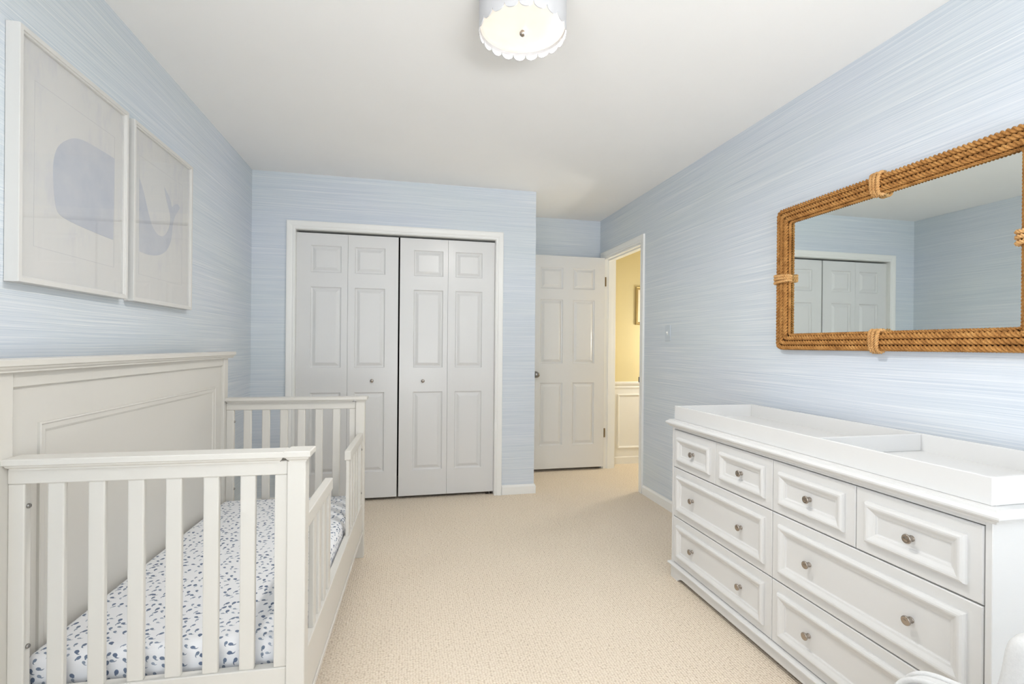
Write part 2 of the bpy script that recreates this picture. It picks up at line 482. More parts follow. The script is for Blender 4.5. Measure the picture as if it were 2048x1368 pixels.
# casings
CAS = [(0, 0), (0, .009), (.004, .0115), (.012, .012), (.018, .010), (.026, .0135), (.044, .0165), (.054, .017), (.0585, .015), (.0595, 0)]
def casing(bm, a0, a1, zt, mp, prof=CAS):
    loops = []
    for d, h in prof:
        loops.append([mp(a0 - d, 0, h), mp(a0 - d, zt + d, h), mp(a1 + d, zt + d, h), mp(a1 + d, 0, h)])
    rings(bm, loops, False, False, closed=False)
bm = B()
casing(bm, CX0 + .002, CX1 - .002, CZ - .002, lambda a, z, h: (a, YC - h, z))
# jamb lining
for a, b in ((CX0, CX0 + .004), (CX1 - .004, CX1)): bx(bm, (a, YC, 0), (b, YC + .1, CZ))
bx(bm, (CX0 + .004, YC, CZ - .004), (CX1 - .004, YC + .1, CZ))
struct(obj('trim_1', bm, M['trim']), 'white door casing around the closet bifold doors', 'trim')

bm = B()
J = .018
casing(bm, DY0 + .006, DY1 - .006, DZ - .004, lambda a, z, h: (XR - h, a, z))
bx(bm, (XR, DY0, 0), (XR + WT, DY0 + J, DZ), 0); bx(bm, (XR, DY1 - J, 0), (XR + WT, DY1, DZ), 0)
bx(bm, (XR, DY0 + J, DZ - J), (XR + WT, DY1 - J, DZ), 0)
# stops
bx(bm, (XR + .040, DY0 + J, 0), (XR + .075, DY0 + J + .010, DZ - J)); bx(bm, (XR + .040, DY1 - J - .010, 0), (XR + .075, DY1 - J, DZ - J))
bx(bm, (XR + .040, DY0 + J + .01, DZ - J - .010), (XR + .075, DY1 - J - .010, DZ - J))
casing(bm, DY0 + .006, DY1 - .006, DZ - .004, lambda a, z, h: (HX + h * .999, a, z))
t2 = struct(obj('trim_2', bm, M['trim']), 'white door frame and casing of the bedroom doorway', 'trim')
bm = B(); bx(bm, (XR - .0005, DY0 + J + .0002, .895), (XR + .034, DY0 + J + .0025, .945), 0); bx(bm, (XR - .007, DY0 + J + .0002, .898), (XR + .001, DY0 + J + .010, .942), .001, 1)
obj('strike_plate', bm, M['darkmetal'], t2)['label'] = 'dark metal strike plate'

# closet bifold doors -------------------------------------------------------
LY = YC + .030
def knob_y(parent, x, z, y, mat, r=.0135, depth=.028):
    bm = B()
    m4 = Matrix.Translation((x, y, z)) @ Matrix.Rotation(PI / 2, 4, 'X')
    lathe(bm, [(.004, -.001), (.0085, 0), (.0085, .002), (.0048, .005), (.0042, .011), (r * .75, .016), (r, .020), (r * .97, .024), (r * .7, .027), (.001, depth)], m4)
    return obj('knob', bm, mat, parent, True)
leafz = [.0235, .2200, .8275, 1.0150, 1.6180, 1.7260, 1.9260, 2.0160]
def leaf(parent, x0, p0, p1, x1, name='door_leaf'):
    bm = B()
    panelled(bm, [x0, p0, p1, x1], leafz, {(1, 1), (1, 3), (1, 5)}, lambda x, z, h: (x, LY - h, z), .028)
    return obj(name, bm, M['door'], parent)
d1 = empty('door_1', (-.42, LY, 0)); struct(d1, 'left white bifold closet door half hidden by the crib', 'door')
leaf(d1, -.7890, -.6905, -.4735, -.4275)
lf = leaf(d1, -.4258, -.3755, -.1545, -.0565); knob_y(lf, -.2455, .916, LY, M['nickel'])
d2 = empty('door_2', (.325, LY, 0)); struct(d2, 'right white bifold closet door nearer the open bedroom door', 'door')
lf = leaf(d2, -.0440, .0605, .2870, .3237); knob_y(lf, .1355, .912, LY, M['nickel'])
leaf(d2, .3254, .3830, .5965, .6960)
bm = B()
bx(bm, (.640, LY + .004, .003), (.690, LY + .026, .006)); bx(bm, (.664, LY + .012, .006), (.670, LY + .018, .0235))
obj('pivot_bracket', bm, M['steel'], d2)

# bedroom door, standing open against the alcove -------------------------------
FY = 4.4475
d3 = empty('door_3', (1.50, FY + .017, 0)); struct(d3, 'open white six panel bedroom door beside the hallway doorway', 'door')
bm = B()
dzs = [.028, .2500, .8430, 1.0260, 1.6340, 1.7360, 1.9380, 2.0500]
panelled(bm, [1.126, 1.2440, 1.4650, 1.5660, 1.7860, 1.888], dzs,
         {(1, 1), (1, 3), (1, 5), (3, 1), (3, 3), (3, 5)}, lambda x, z, h: (x, FY - h, z), .034)
lf = obj('door_leaf', bm, M['door'], d3)
bm = B()
m4 = Matrix.Translation((1.200, FY, .922)) @ Matrix.Rotation(PI / 2, 4, 'X')
lathe(bm, [(.002, -.001), (.031, 0), (.031, .003), (.026, .008), (.013, .012), (.011, .024), (.016, .030), (.025, .036), (.0275, .046), (.026, .056), (.020, .062), (.008, .065), (.001, .0655)], m4, 32)
obj('door_knob', bm, M['steel'], lf, True)['label'] = 'round satin metal door knob'
for z0, z1 in ((.31, .398), (1.775, 1.865)):
    bm = B()
    lathe(bm, [(.001, z0 - .004), (.004, z0 - .002), (.0055, z0), (.0055, z1), (.004, z1 + .002), (.001, z1 + .004)], Matrix.Translation((XR - .004, 4.4540, 0)), 12)
    bx(bm, (XR - .003, 4.4475, z0), (XR + .010, 4.4492, z1))
    obj('hinge', bm, M['nickel'], d3)['label'] = 'metal butt hinge'

# ------------------------------------------------------------------ CRIB
TH = .0342; CL = 1.3953; CW = .713 + .045
F0 = Vector((-.2185, 2.8377))
ce = Vector((-math.sin(TH), -math.cos(TH))); cw = Vector((-math.cos(TH), math.sin(TH)))
cc = F0 + ce * (CL / 2) + cw * (CW / 2)
crib = empty('crib', (cc.x, cc.y, 0), -TH, world=False)
tag(crib, 'warm white wooden convertible crib with slatted ends and low front rails against the left wall', 'crib')
# crib-local box given in (s from the far end, t from the front, z)
def cbx(bm, s, t, z, bev=.003, seg=2):
    xs = sorted((-(t[0] - CW / 2), -(t[1] - CW / 2))); ys = sorted((-(s[0] - CL / 2), -(s[1] - CL / 2)))
    return bx(bm, (xs[0], ys[0], z[0]), (xs[1], ys[1], z[1]), bev, seg)
def cpt(s, t, z): return Vector((-(t - CW / 2), -(s - CL / 2), z))
def capbox(bm, s, t, z):
    """moulded cap: bead at the bottom, rounded lip on top"""
    z0, z1 = z; h = z1 - z0
    lv = [(0.012, 0), (.0115, h * .12), (.006, h * .28), (.0045, h * .42), (0, h * .50), (0, h * .92), (.003, h)]
    loops = [[cpt(s[0] + i, t[0] + i, z0 + q), cpt(s[1] - i, t[0] + i, z0 + q), cpt(s[1] - i, t[1] - i, z0 + q), cpt(s[0] + i, t[1] - i, z0 + q)] for i, q in lv]
    rings(bm, loops, True, True)
PS = .045; PT = .0485            # post section
ZR0, ZR1 = .829, .868            # top rail of an end
def bolt(parent, s, t, z, axis):
    bm = B()
    rot = Matrix.Rotation(PI / 2, 4, 'Y') if axis == 't' else Matrix.Rotation(PI / 2, 4, 'X')
    if axis == 't': rot = Matrix.Rotation(PI / 2, 4, 'Y')
    lathe(bm, [(.001, -.0045), (.0045, -.0045), (.006, -.002), (.006, .0), (.006, .002), (.0045, .0045), (.001, .0045)], Matrix.Translation(cpt(s, t, z)) @ rot, 14)
    return obj('bolt', bm, M['steel'], parent, True)
for far in (True, False):
    s0, s1 = (-PS, 0.0) if far else (CL - PS, CL)
    zo = .004 if far else 0.0
    # front post
    bm = B(); cbx(bm, (s0, s1), (0, PT), (0, .868 + zo)); post = obj('front_post', bm, M['crib'], crib)
    bm = B(); capbox(bm, (s0 - .014, s1 + .014), (-.014, PT + .006), (.866 + zo, .897 + zo)); obj('post_cap', bm, M['crib'], post)
    # end panel: top rail, bottom rail and two stiles
    a, b = s0 + .010, s1 - .008
    bm = B()
    cbx(bm, (a, b), (PT + .001, .713), (ZR0 + zo, ZR1 + zo)); cbx(bm, (a, b), (PT + .001, .713), (.135, .2965))
    cbx(bm, (a + .002, b - .002), (PT + .001, .083), (.2965, ZR0 + zo)); cbx(bm, (a + .002, b - .002), (.6760, .713), (.2965, ZR0 + zo))
    end = obj('end_panel', bm, M['crib'], crib)
    bm = B(); capbox(bm, (s0 - .008, s1 + .012), (PT + .0066, .714), (.866 + zo, .8955 + zo)); obj('rail_cap', bm, M['crib'], end)
    for t0 in (.1325, .2243, .3155, .4054, .4966, .5885):
        bm = B(); cbx(bm, (a + .008, b - .004), (t0, t0 + .0395), (.2955, ZR0 + zo + .001), .004, 2); obj('slat', bm, M['crib'], end)
    for z in (.41, .77): bolt(end, (a + b) / 2, .6748, z, 't')
# headboard ------------------------------------------------------------------
HT = .713
bm = B()
cbx(bm, (-.034, .018), (HT, HT + .045), (0, 1.1135)); cbx(bm, (1.3686, CL + .025), (HT, HT + .045), (0, 1.1135))     # posts
cbx(bm, (.018, 1.3686), (HT + .006, HT + .040), (1.0720, 1.1135), .002)       # top rail
cbx(bm, (.018, 1.3686), (HT + .015, HT + .035), (.12, 1.0720), 0)             # framing board
cbx(bm, (.018, 1.3686), (HT + .005, HT + .040), (.12, .20), .002)
hb = obj('headboard', bm, M['crib'], crib)
bm = B(); capbox(bm, (-.078, CL + .069), (HT - .024, HT + .062), (1.112, 1.146)); obj('headboard_cap', bm, M['crib'], hb)
bm = B()
a0, a1, q0, q1 = .100, 1.268, .21, .968
prof = [(0, 0), (.001, .0065), (.005, .008), (.008, .0055), (.010, .005), (.022, .0045), (.028, .002), (.029, .0005)]
loops = [[cpt(a0 + i, HT + .015 - h, q0 + i), cpt(a1 - i, HT + .015 - h, q0 + i), cpt(a1 - i, HT + .015 - h, q1 - i), cpt(a0 + i, HT + .015 - h, q1 - i)] for i, h in prof]
rings(bm, loops, True, False); obj('panel_moulding', bm, M['crib'], hb)
# front side rail and the two guard rails
bm = B(); cbx(bm, (0, CL - PS), (.008, .036), (.135, .305), .003); cbx(bm, (.0, CL - PS), (.003, .008), (.135, .152), .0015, 1)
obj('side_rail', bm, M['crib'], crib)
for s0, s1, stile_far in ((0.0, .475, True), (.930, CL - PS, False)):
    bm = B(); cbx(bm, (s0, s1), (.007, .035), (.6555, .6975), .003)
    g = obj('guard_rail', bm, M['crib'], crib)
    ps = (s0, s0 + .050) if stile_far else (s1 - .050, s1)
    bm = B(); cbx(bm, ps, (.012, .030), (.304, .656), .002); st = obj('stile', bm, M['crib'], g)
    for z in (.37, .61): bolt(st, sum(ps) / 2, .012, z, 't')
    n = 4
    for k in range(n):
        c = (s1 - .022 - k * .090) if stile_far else (s0 + .022 + k * .082)
        bm = B(); cbx(bm, (c - .019, c + .019), (.013, .029), (.304, .656), .003); obj('slat', bm, M['crib'], g)
bm = B(); cbx(bm, (.01, CL - PS - .01), (.045, HT - .02), (.185, .205), .002); obj('mattress_support', bm, M['crib'], crib)

# mattress -------------------------------------------------------------------
bm = B()
ms0, ms1, mt0, mt1, mz0, mz1 = .008, CL - PS - .008, .042, HT + .004, .205, .362
fs = cbx(bm, (ms0, ms1), (mt0, mt1), (mz0, mz1), 0)
es = [e for e in bm.edges]
bmesh.ops.bevel(bm, geom=es, offset=.032, segments=5, profile=0.5, affect='EDGES')
bmesh.ops.recalc_face_normals(bm, faces=bm.faces[:])
uvl = bm.loops.layers.uv.new('UVMap')
for f in bm.faces:
    n = f.normal
    for lp in f.loops:
        c = lp.vert.co; drop = mz1 - c.z
        u = c.x + (math.copysign(drop, n.x) if abs(n.x) > .3 and abs(n.x) >= abs(n.y) else 0)
        v = c.y + (math.copysign(drop, n.y) if abs(n.y) > .3 and abs(n.y) > abs(n.x) else 0)
        lp[uvl].uv = (u + 2, v + 2)
mat_o = obj('crib_mattress', bm, M['sheet'], None, True)
mat_o.location = (cc.x, cc.y, 0); mat_o.rotation_euler = (0, 0, -TH)
tag(mat_o, 'mattress in a white fitted sheet printed with small blue whales inside the crib', 'mattress')

# ------------------------------------------------------------------ DRESSER
FX = 1.366
dr = empty('dresser', (1.63, 1.6, 0))
tag(dr, 'long white dresser with eight drawers and nickel knobs standing under the rope mirror', 'dresser')
def dobj(name, bm, mat, parent=dr, smooth=False):
    o = obj(name, bm, mat, parent, smooth)
    return o
YN, YF = .889, 2.3116
bm = B()
bx(bm, (FX + .020, YN + .001, .060), (1.874, YF - .001, .779))
bx(bm, (FX, YN, .060), (FX + .0205, YN + .0155, .779), .0015, 1); bx(bm, (FX, YF - .0155, .060), (FX + .0205, YF, .779), .0015, 1)
bx(bm, (FX + .002, YN + .0155, .769), (FX + .0205, YF - .0155, .779))
bx(bm, (FX + .002, YN + .0155, .060), (FX + .0205, YF - .0155, .081))
dobj('carcass', bm, M['dresser'])
bm = B()
sx0, sx1, sy0, sy1 = 1.343, 1.880, .862, 2.345
lv = [(.020, .7785), (.016, .7795), (.013, .786), (.007, .789), (.003, .791), (0, .796), (0, .801), (.004, .805), (.011, .808), (.013, .814)]
rings(bm, [[(sx0 + i, sy0 + i, z), (sx1, sy0 + i, z), (sx1, sy1 - i, z), (sx0 + i, sy1 - i, z)] for i, z in lv], True, True)
dobj('top_slab', bm, M['dresser'])
# base: arched front board on bracket feet, side boards, ledge moulding
bm = B()
def arch(y): 
    f = min(y - YN, YF - y)
    if f < .062: return 0.0
    if f < .105: 
        u = (f - .062) / .043; return .0225 * math.sin(u * PI / 2)
    return .0225
ys = [YN, YN + .062] + [YN + .062 + .043 * k / 8 for k in range(1, 9)] + [YF - .062 - .043 * k / 8 for k in range(8, 0, -1)] + [YF - .062, YF]
lo_f = [(FX - .003, y, arch(y)) for y in ys]; hi_f = [(FX - .003, y, .068) for y in ys]
lo_b = [(FX + .018, y, arch(y)) for y in ys]; hi_b = [(FX + .018, y, .068) for y in ys]
V = [[bm.verts.new(p) for p in q] for q in (lo_f, hi_f, hi_b, lo_b)]
for i in range(len(ys) - 1):
    for a in range(4):
        b = (a + 1) % 4; bm.faces.new((V[a][i], V[a][i + 1], V[b][i + 1], V[b][i]))
for e in (0, -1): bm.faces.new([V[a][e] for a in range(4)])
bx(bm, (FX + .018, YN, 0), (1.872, YN + .018, .068)); bx(bm, (FX + .018, YF - .018, 0), (1.872, YF, .068))
dobj('base', bm, M['dresser'])
bm = B()
lv = [(0, .0640), (.010, .0645), (.0135, .068), (.0135, .072), (.010, .0765), (.004, .0800), (0, .0805)]
rings(bm, [[(FX - .003 - i, YN - i, z), (1.872, YN - i, z), (1.872, YF + i, z), (FX - .003 - i, YF + i, z)] for i, z in lv], True, True)
dobj('ledge_moulding', bm, M['dresser'])
DP = lambda m: [(0, -.018), (0, -.0025), (.0025, 0), (m, 0), (m + .0005, .006), (m + .003, .0115), (m + .008, .0145), (m + .013, .0145), (m + .018, .0125), (m + .027, .0065), (m + .033, .0045), (m + .0345, .0012), (m + .037, .0)]
ycut = [2.2950, 1.9497, 1.6000, 1.2500, .9065]
g = .0014
def drawer(y1, y0, z0, z1, knobs):
    bm = B()
    relief(bm, y0 + g, y1 - g, z0 + g, z1 - g, DP(.034), lambda a, z, h: (FX - h, a, z))
    d = dobj('drawer', bm, M['dresser'])
    for ky in knobs:
        kb = B()
        m4 = Matrix.Translation((FX, ky, (z0 + z1) / 2)) @ Matrix.Rotation(-PI / 2, 4, 'Y')
        lathe(kb, [(.001, -.001), (.0085, 0), (.0085, .0022), (.0060, .0035), (.0072, .0055), (.0052, .008), (.0048, .0105), (.0075, .0135), (.0120, .0152), (.0132, .0178), (.0126, .0205), (.0104, .0222), (.0096, .0216), (.005, .0232), (.001, .0236)], m4, 28)
        k = obj('knob', kb, M['nickel'], d, True); k['label'] = 'round brushed nickel knob'
    return d
mids = [(ycut[i] + ycut[i + 1]) / 2 for i in range(4)]
for i in range(4): drawer(ycut[i], ycut[i + 1], .5730, .7670, [mids[i]])
for z0, z1 in ((.3200, .5715), (.0825, .3185)):
    drawer(ycut[0], ycut[2], z0, z1, mids[:2]); drawer(ycut[2], ycut[4], z0, z1, mids[2:])

# changing tray on the dresser top
tx0, tx1, ty0, ty1, tz0, tz1 = 1.383, 1.848, .902, 2.322, .8142, .8835
w_ = .013
bm = B()
bx(bm, (tx0, ty0, tz0), (tx0 + w_, ty1, tz1), .0015, 1); bx(bm, (tx1 - w_, ty0, tz0), (tx1, ty1, tz1), .0015, 1)
bx(bm, (tx0 + w_, ty0, tz0), (tx1 - w_, ty0 + w_, tz1), .0015, 1); bx(bm, (tx0 + w_, ty1 - w_, tz0), (tx1 - w_, ty1, tz1), .0015, 1)
bx(bm, (tx0 + w_, ty0 + w_, tz0), (tx1 - w_, ty1 - w_, tz0 + .008))
tray = empty('changing_tray', ((tx0 + tx1) / 2, (ty0 + ty1) / 2, tz0))
tag(tray, 'open white changing tray with one divider lying on the dresser top', 'tray')
for nm, b_ in (('tray_box', bm),):
    o = obj(nm, b_, M['tray'], tray)
bm = B(); bx(bm, (tx0 + w_, 1.418, tz0 + .008), (tx1 - w_, 1.431, tz1 - .001), .0015, 1)
o = obj('divider', bm, M['tray'], tray)

# ------------------------------------------------------------------ ROPE MIRROR
MY0, MY1, MZ0, MZ1 = 1.070, 2.166, 1.1830, 1.8950
mir = empty('wall_mirror', (XR, (MY0 + MY1) / 2, MZ0))
tag(mir, 'rectangular wall mirror framed in twisted brown rope above the dresser', 'mirror')
def mobj(name, bm, mat, smooth=False):
    o = obj(name, bm, mat, mir, smooth); return o
def rope(bm, pts, radius, pitch, phase=0.0, k=18, up=None):
    """closed three-strand rope through pts"""
    uvl = bm.loops.layers.uv.verify()
    n = len(pts); s = 0.0; loops = []; ss = []
    tot = sum((pts[(i + 1) % n] - pts[i]).length for i in range(n))
    pitch = tot / max(1, round(tot / pitch * 3)) * 3
    R_, rs = radius * .50, radius * .50
    prof = []
    for j in range(k):
        a = 2 * PI * j / k
        al = (a + PI / 3) % (2 * PI / 3) - PI / 3
        prof.append((a, R_ * math.cos(al) + math.sqrt(max(rs * rs - (R_ * math.sin(al)) ** 2, 0))))
    for i in range(n):
        T = (pts[(i + 1) % n] - pts[i - 1]).normalized()
        U = up(i) if up else Vector((1, 0, 0))
        Nn = U.cross(T).normalized(); U = T.cross(Nn)
        ph = phase + 2 * PI * s / pitch
        loops.append([pts[i] + (Nn * math.cos(a + ph) + U * math.sin(a + ph)) * r for a, r in prof]); ss.append(s)
        s += (pts[(i + 1) % n] - pts[i]).length
    vl = [[bm.verts.new(p) for p in lp] for lp in loops]
    for i in range(n):
        i2 = (i + 1) % n
        # the section has 3-fold symmetry: match columns across the closing seam
        shift = 0
        if i2 == 0: shift = int(round((2 * PI * tot / pitch) / (2 * PI / k))) % k
        for j in range(k):
            j2 = (j + 1) % k
            f = bm.faces.new((vl[i][j], vl[i][j2], vl[i2][(j2 - shift) % k], vl[i2][(j - shift) % k]))
            f.smooth = True
            e0 = ss[i]; e1 = ss[i] + (pts[i2] - pts[i]).length
            for lp, uv in zip(f.loops, ((j / k * .1, e0), ((j + 1) / k * .1, e0), ((j + 1) / k * .1, e1), (j / k * .1, e1))): lp[uvl].uv = uv
def rrect(y0, y1, z0, z1, r, x, step):
    pts = []
    def line(a, b):
        n = max(2, int((b - a).length / step))
        for i in range(n): pts.append(a + (b - a) * (i / n))
    def arc(c, a0, a1):
        n = max(3, int(r * abs(a1 - a0) / step))
        for i in range(n): 
            a = a0 + (a1 - a0) * i / n; pts.append(Vector((x, c[0] + r * math.cos(a), c[1] + r * math.sin(a))))
    line(Vector((x, y0 + r, z0)), Vector((x, y1 - r, z0))); arc((y1 - r, z0 + r), -PI / 2, 0)
    line(Vector((x, y1, z0 + r)), Vector((x, y1, z1 - r))); arc((y1 - r, z1 - r), 0, PI / 2)
    line(Vector((x, y1 - r, z1)), Vector((x, y0 + r, z1))); arc((y0 + r, z1 - r), PI / 2, PI)
    line(Vector((x, y0, z1 - r)), Vector((x, y0, z0 + r))); arc((y0 + r, z0 + r), PI, 3 * PI / 2)
    return pts
for off, r, x, ph in ((.0125, .0128, XR - .028, 0.0), (.0355, .0122, XR - .030, 1.1), (.0580, .0125, XR - .029, 2.3), (.0735, .0078, XR - .0185, .5), (.0060, .0078, XR - .0105, 1.7)):
    bm = B()
    rope(bm, rrect(MY0 + off, MY1 - off, MZ0 + off, MZ1 - off, max(.014, .024 - off * .3), x, .0042), r, .047 if r > .01 else .034, ph)
    o = mobj('frame_rope', bm, M['rope'])
bm = B()
bx(bm, (XR - .022, MY0 + .008, MZ0 + .008), (XR - .0005, MY1 - .008, MZ0 + .066)); bx(bm, (XR - .022, MY0 + .008, MZ1 - .066), (XR - .0005, MY1 - .008, MZ1 - .008))
bx(bm, (XR - .022, MY0 + .008, MZ0 + .066), (XR - .0005, MY0 + .066, MZ1 - .066)); bx(bm, (XR - .022, MY1 - .066, MZ0 + .066), (XR - .0005, MY1 - .008, MZ1 - .066))
mobj('backing_frame', bm, M['backing'])
bm = B(); bx(bm, (XR - .011, MY0 + .064, MZ0 + .064), (XR - .001, MY1 - .064, MZ1 - .064)); mobj('mirror_glass', bm, M['mirror'])
# rope bindings in the middle of each side
def binding(c, along):
    bm = B()
    for q in (-.0148, 0.0, .0148):
        pts = []
        n = 240
        for i in range(n):
            a = 2 * PI * i / n
            cx, sx = math.cos(a), math.sin(a)
            p = 2 / 3.2
            u = math.copysign(abs(cx) ** p, cx) * .0440; d = math.copysign(abs(sx) ** p, sx) * .0185
            tw = .004 * math.sin(a + q * 60)
            if along == 'y': pts.append(Vector((XR - .0275 - d, c[0] + q + tw, c[1] + u)))
            else: pts.append(Vector((XR - .0275 - d, c[0] + u, c[1] + q + tw)))
        # even spacing along the loop
        n = len(pts); seg = [(pts[(i + 1) % n] - pts[i]).length for i in range(n)]; tot = sum(seg); ev = []; i = 0; acc = 0.0
        for k in range(54):
            d = tot * k / 54
            while acc + seg[i] < d: acc += seg[i]; i += 1
            ev.append(pts[i].lerp(pts[(i + 1) % n], (d - acc) / seg[i]))
        pts = ev
        A = Vector((0, 1, 0)) if along == 'y' else Vector((0, 0, 1))
        rope(bm, pts, .0085, .030, q * 90, 12, lambda i, A=A: A)
    return mobj('rope_binding', bm, M['bind'])
mh = .0385
binding(((MY0 + MY1) / 2, MZ1 - mh), 'y'); binding(((MY0 + MY1) / 2, MZ0 + mh), 'y')
binding((MY1 - mh, (MZ0 + MZ1) / 2), 'z'); binding((MY0 + mh, (MZ0 + MZ1) / 2), 'z')

# ------------------------------------------------------------------ FRAMED PRINTS on the left wall
W_A = [(1.861, 1.855), (1.809, 1.819), (1.782, 1.781), (1.772, 1.727), (1.777, 1.66), (1.786, 1.608), (1.802, 1.588), (1.864, 1.579), (1.97, 1.574), (2.093, 1.571), (2.098, 1.875), (2.024, 1.875), (1.938, 1.872), (1.899, 1.867)]
W_B = [(2.271, 1.863), (2.275, 1.563), (2.345, 1.561), (2.425, 1.571), (2.504, 1.602), (2.557, 1.667), (2.57, 1.768), (2.64, 1.84), (2.613, 1.853), (2.574, 1.836), (2.556, 1.817), (2.544, 1.853), (2.482, 1.891), (2.5, 1.841), (2.53, 1.799), (2.545, 1.768), (2.531, 1.713), (2.486, 1.669), (2.434, 1.661), (2.381, 1.683), (2.342, 1.742), (2.305, 1.82)]
def smooth_poly(p, sharp, it=2):
    """round a polygon by corner cutting, keeping the indexed corners sharp"""
    pts = [(Vector((a, b, 0)), i in sharp) for i, (a, b) in enumerate(p)]
    for _ in range(it):
        out = []
        n = len(pts)
        for i in range(n):
            a, sa = pts[i]; b, sb = pts[(i + 1) % n]
            out.append((a, True) if sa else (a * .75 + b * .25, False))
            out.append((b * .75 + a * .25, False) if not sb else (a * .5 + b * .5, False))
        pts = out
    return [(v.x, v.y) for v, _ in pts]
def framed(y0, y1, z0, z1, label, whale, sharp, sheet, group):
    e = empty('framed_print', (XL, (y0 + y1) / 2, z0)); tag(e, label, 'picture', group)
    D = .035; b = .019
    bm = B()
    def yz(i, x): return [(XL + x, y0 + i, z0 + i), (XL + x, y1 - i, z0 + i), (XL + x, y1 - i, z1 - i), (XL + x, y0 + i, z1 - i)]
    lv = [(0, .001), (0, D - .001), (.001, D), (b - .006, D), (b - .005, D - .001), (b - .005, D - .0045), (b - .001, D - .006), (b, D - .008), (b, .004)]
    rings(bm, [yz(i, x) for i, x in lv], False, False)
    fr = obj('frame', bm, M['frame'], e)
    bm = B(); bx(bm, (XL + .001, y0 + .002, z0 + .002), (XL + .004, y1 - .002, z1 - .002)); bx(bm, (XL + .018, y0 + b - .001, z0 + b - .001), (XL + .0205, y1 - b + .001, z1 - b + .001))
    a = obj('paper', bm, M['art'], e)
    # pressed plate line round the printed sheet
    bm = B()
    sy0, sy1, sz0, sz1 = sheet
    t = .0012
    for lo, hi in (((sy0, sz0), (sy1, sz0 + t)), ((sy0, sz1 - t), (sy1, sz1)), ((sy0, sz0 + t), (sy0 + t, sz1 - t)), ((sy1 - t, sz0 + t), (sy1, sz1 - t))):
        bx(bm, (XL + .0203, lo[0], lo[1]), (XL + .0208, hi[0], hi[1]))
    o = obj('plate_line', bm, M['line'], a)
    bm = B()
    pl = smooth_poly(whale, sharp)
    f = bm.faces.new([bm.verts.new((XL + .0209, p, q)) for p, q in pl])
    r = bmesh.ops.extrude_face_region(bm, geom=[f])
    bmesh.ops.translate(bm, verts=[v for v in r['geom'] if isinstance(v, bmesh.types.BMVert)], vec=(-.0008, 0, 0))
    bmesh.ops.triangulate(bm, faces=[f for f in bm.faces if len(f.verts) > 4])
    o = obj('printed_whale', bm, M['whale'], a); o['label'] = 'pale grey-blue whale shape'
    bm = B(); bx(bm, (XL + .0265, y0 + b - .001, z0 + b - .001), (XL + .0285, y1 - b + .001, z1 - b + .001))
    o = obj('glass', bm, M['glass'], e)
framed(1.617, 2.165, 1.358, 2.078, 'white framed print of a whale head, left of the pair above the crib', W_A, (9, 10), (1.695, 2.098, 1.47, 1.955), 'whale prints above the crib')
framed(2.205, 2.747, 1.356, 2.074, 'white framed print of a curved whale tail, right of the pair above the crib', W_B, (0, 1, 7, 12), (2.272, 2.664, 1.47, 1.955), 'whale prints above the crib')

# ------------------------------------------------------------------ CEILING LIGHT
LX, LYY, LZ, LR = .393, 1.672, 2.300, .153
lt = empty('ceiling_light', (LX, LYY, ZC)); tag(lt, 'white drum ceiling light with a scalloped lower rim', 'ceiling light')
def lobj(name, bm, mat, smooth=False):
    o = obj(name, bm, mat, lt, smooth); return o
NS = 20; per = 14
bm = B()
def rim(a):
    u = (a * NS / (2 * PI)) % 1.0
    return LZ - .020 * math.sqrt(max(0, 1 - (2 * u - 1) ** 2)) 
n = NS * per
ang = [2 * PI * (k / n) for k in range(n)]
lo_o, lo_i, hi_o, hi_i = [], [], [], []
for a in ang:
    z = rim(a); c, s = math.cos(a), math.sin(a)
    lo_o.append((LX + LR * c, LYY + LR * s, z)); lo_i.append((LX + (LR - .003) * c, LYY + (LR - .003) * s, z))
    hi_o.append((LX + LR * c, LYY + LR * s, ZC - .002)); hi_i.append((LX + (LR - .003) * c, LYY + (LR - .003) * s, ZC - .004))
rings(bm, [hi_i, lo_i, lo_o, hi_o], True, False)
lobj('scalloped_shade', bm, M['shade'])
bm = B()
lathe(bm, [(LR - .004, LZ + .012), (LR - .004, LZ + .008), (LR * .8, LZ + .003), (LR * .5, LZ - .001), (.001, LZ - .003)], Matrix.Translation((LX, LYY, 0)), 64)
lobj('diffuser', bm, M['glow'], True)
bm = B()
lathe(bm, [(.001, LZ - .0225), (.005, LZ - .022), (.0095, LZ - .018), (.0112, LZ - .013), (.0100, LZ - .008), (.006, LZ - .004), (.006, LZ)], Matrix.Translation((LX, LYY, 0)), 20)
lobj('finial', bm, M['nickel'], True)

# ------------------------------------------------------------------ LIGHT SWITCH
sw = empty('light_switch', (XR, 3.277, 1.294)); tag(sw, 'pale blue light switch plate on the right wall beside the doorway', 'light switch')
bm = B(); bx(bm, (XR - .006, 3.240, 1.235), (XR - .0005, 3.314, 1.353), .003, 2); o = obj('cover_plate', bm, M['plate'], sw)
bm = B(); bx(bm, (XR - .0075, 3.2715, 1.281), (XR - .0055, 3.2825, 1.307)); bx(bm, (XR - .017, 3.2735, 1.292), (XR - .006, 3.2805, 1.304), .002)
o = obj('toggle', bm, M['trim'], sw)

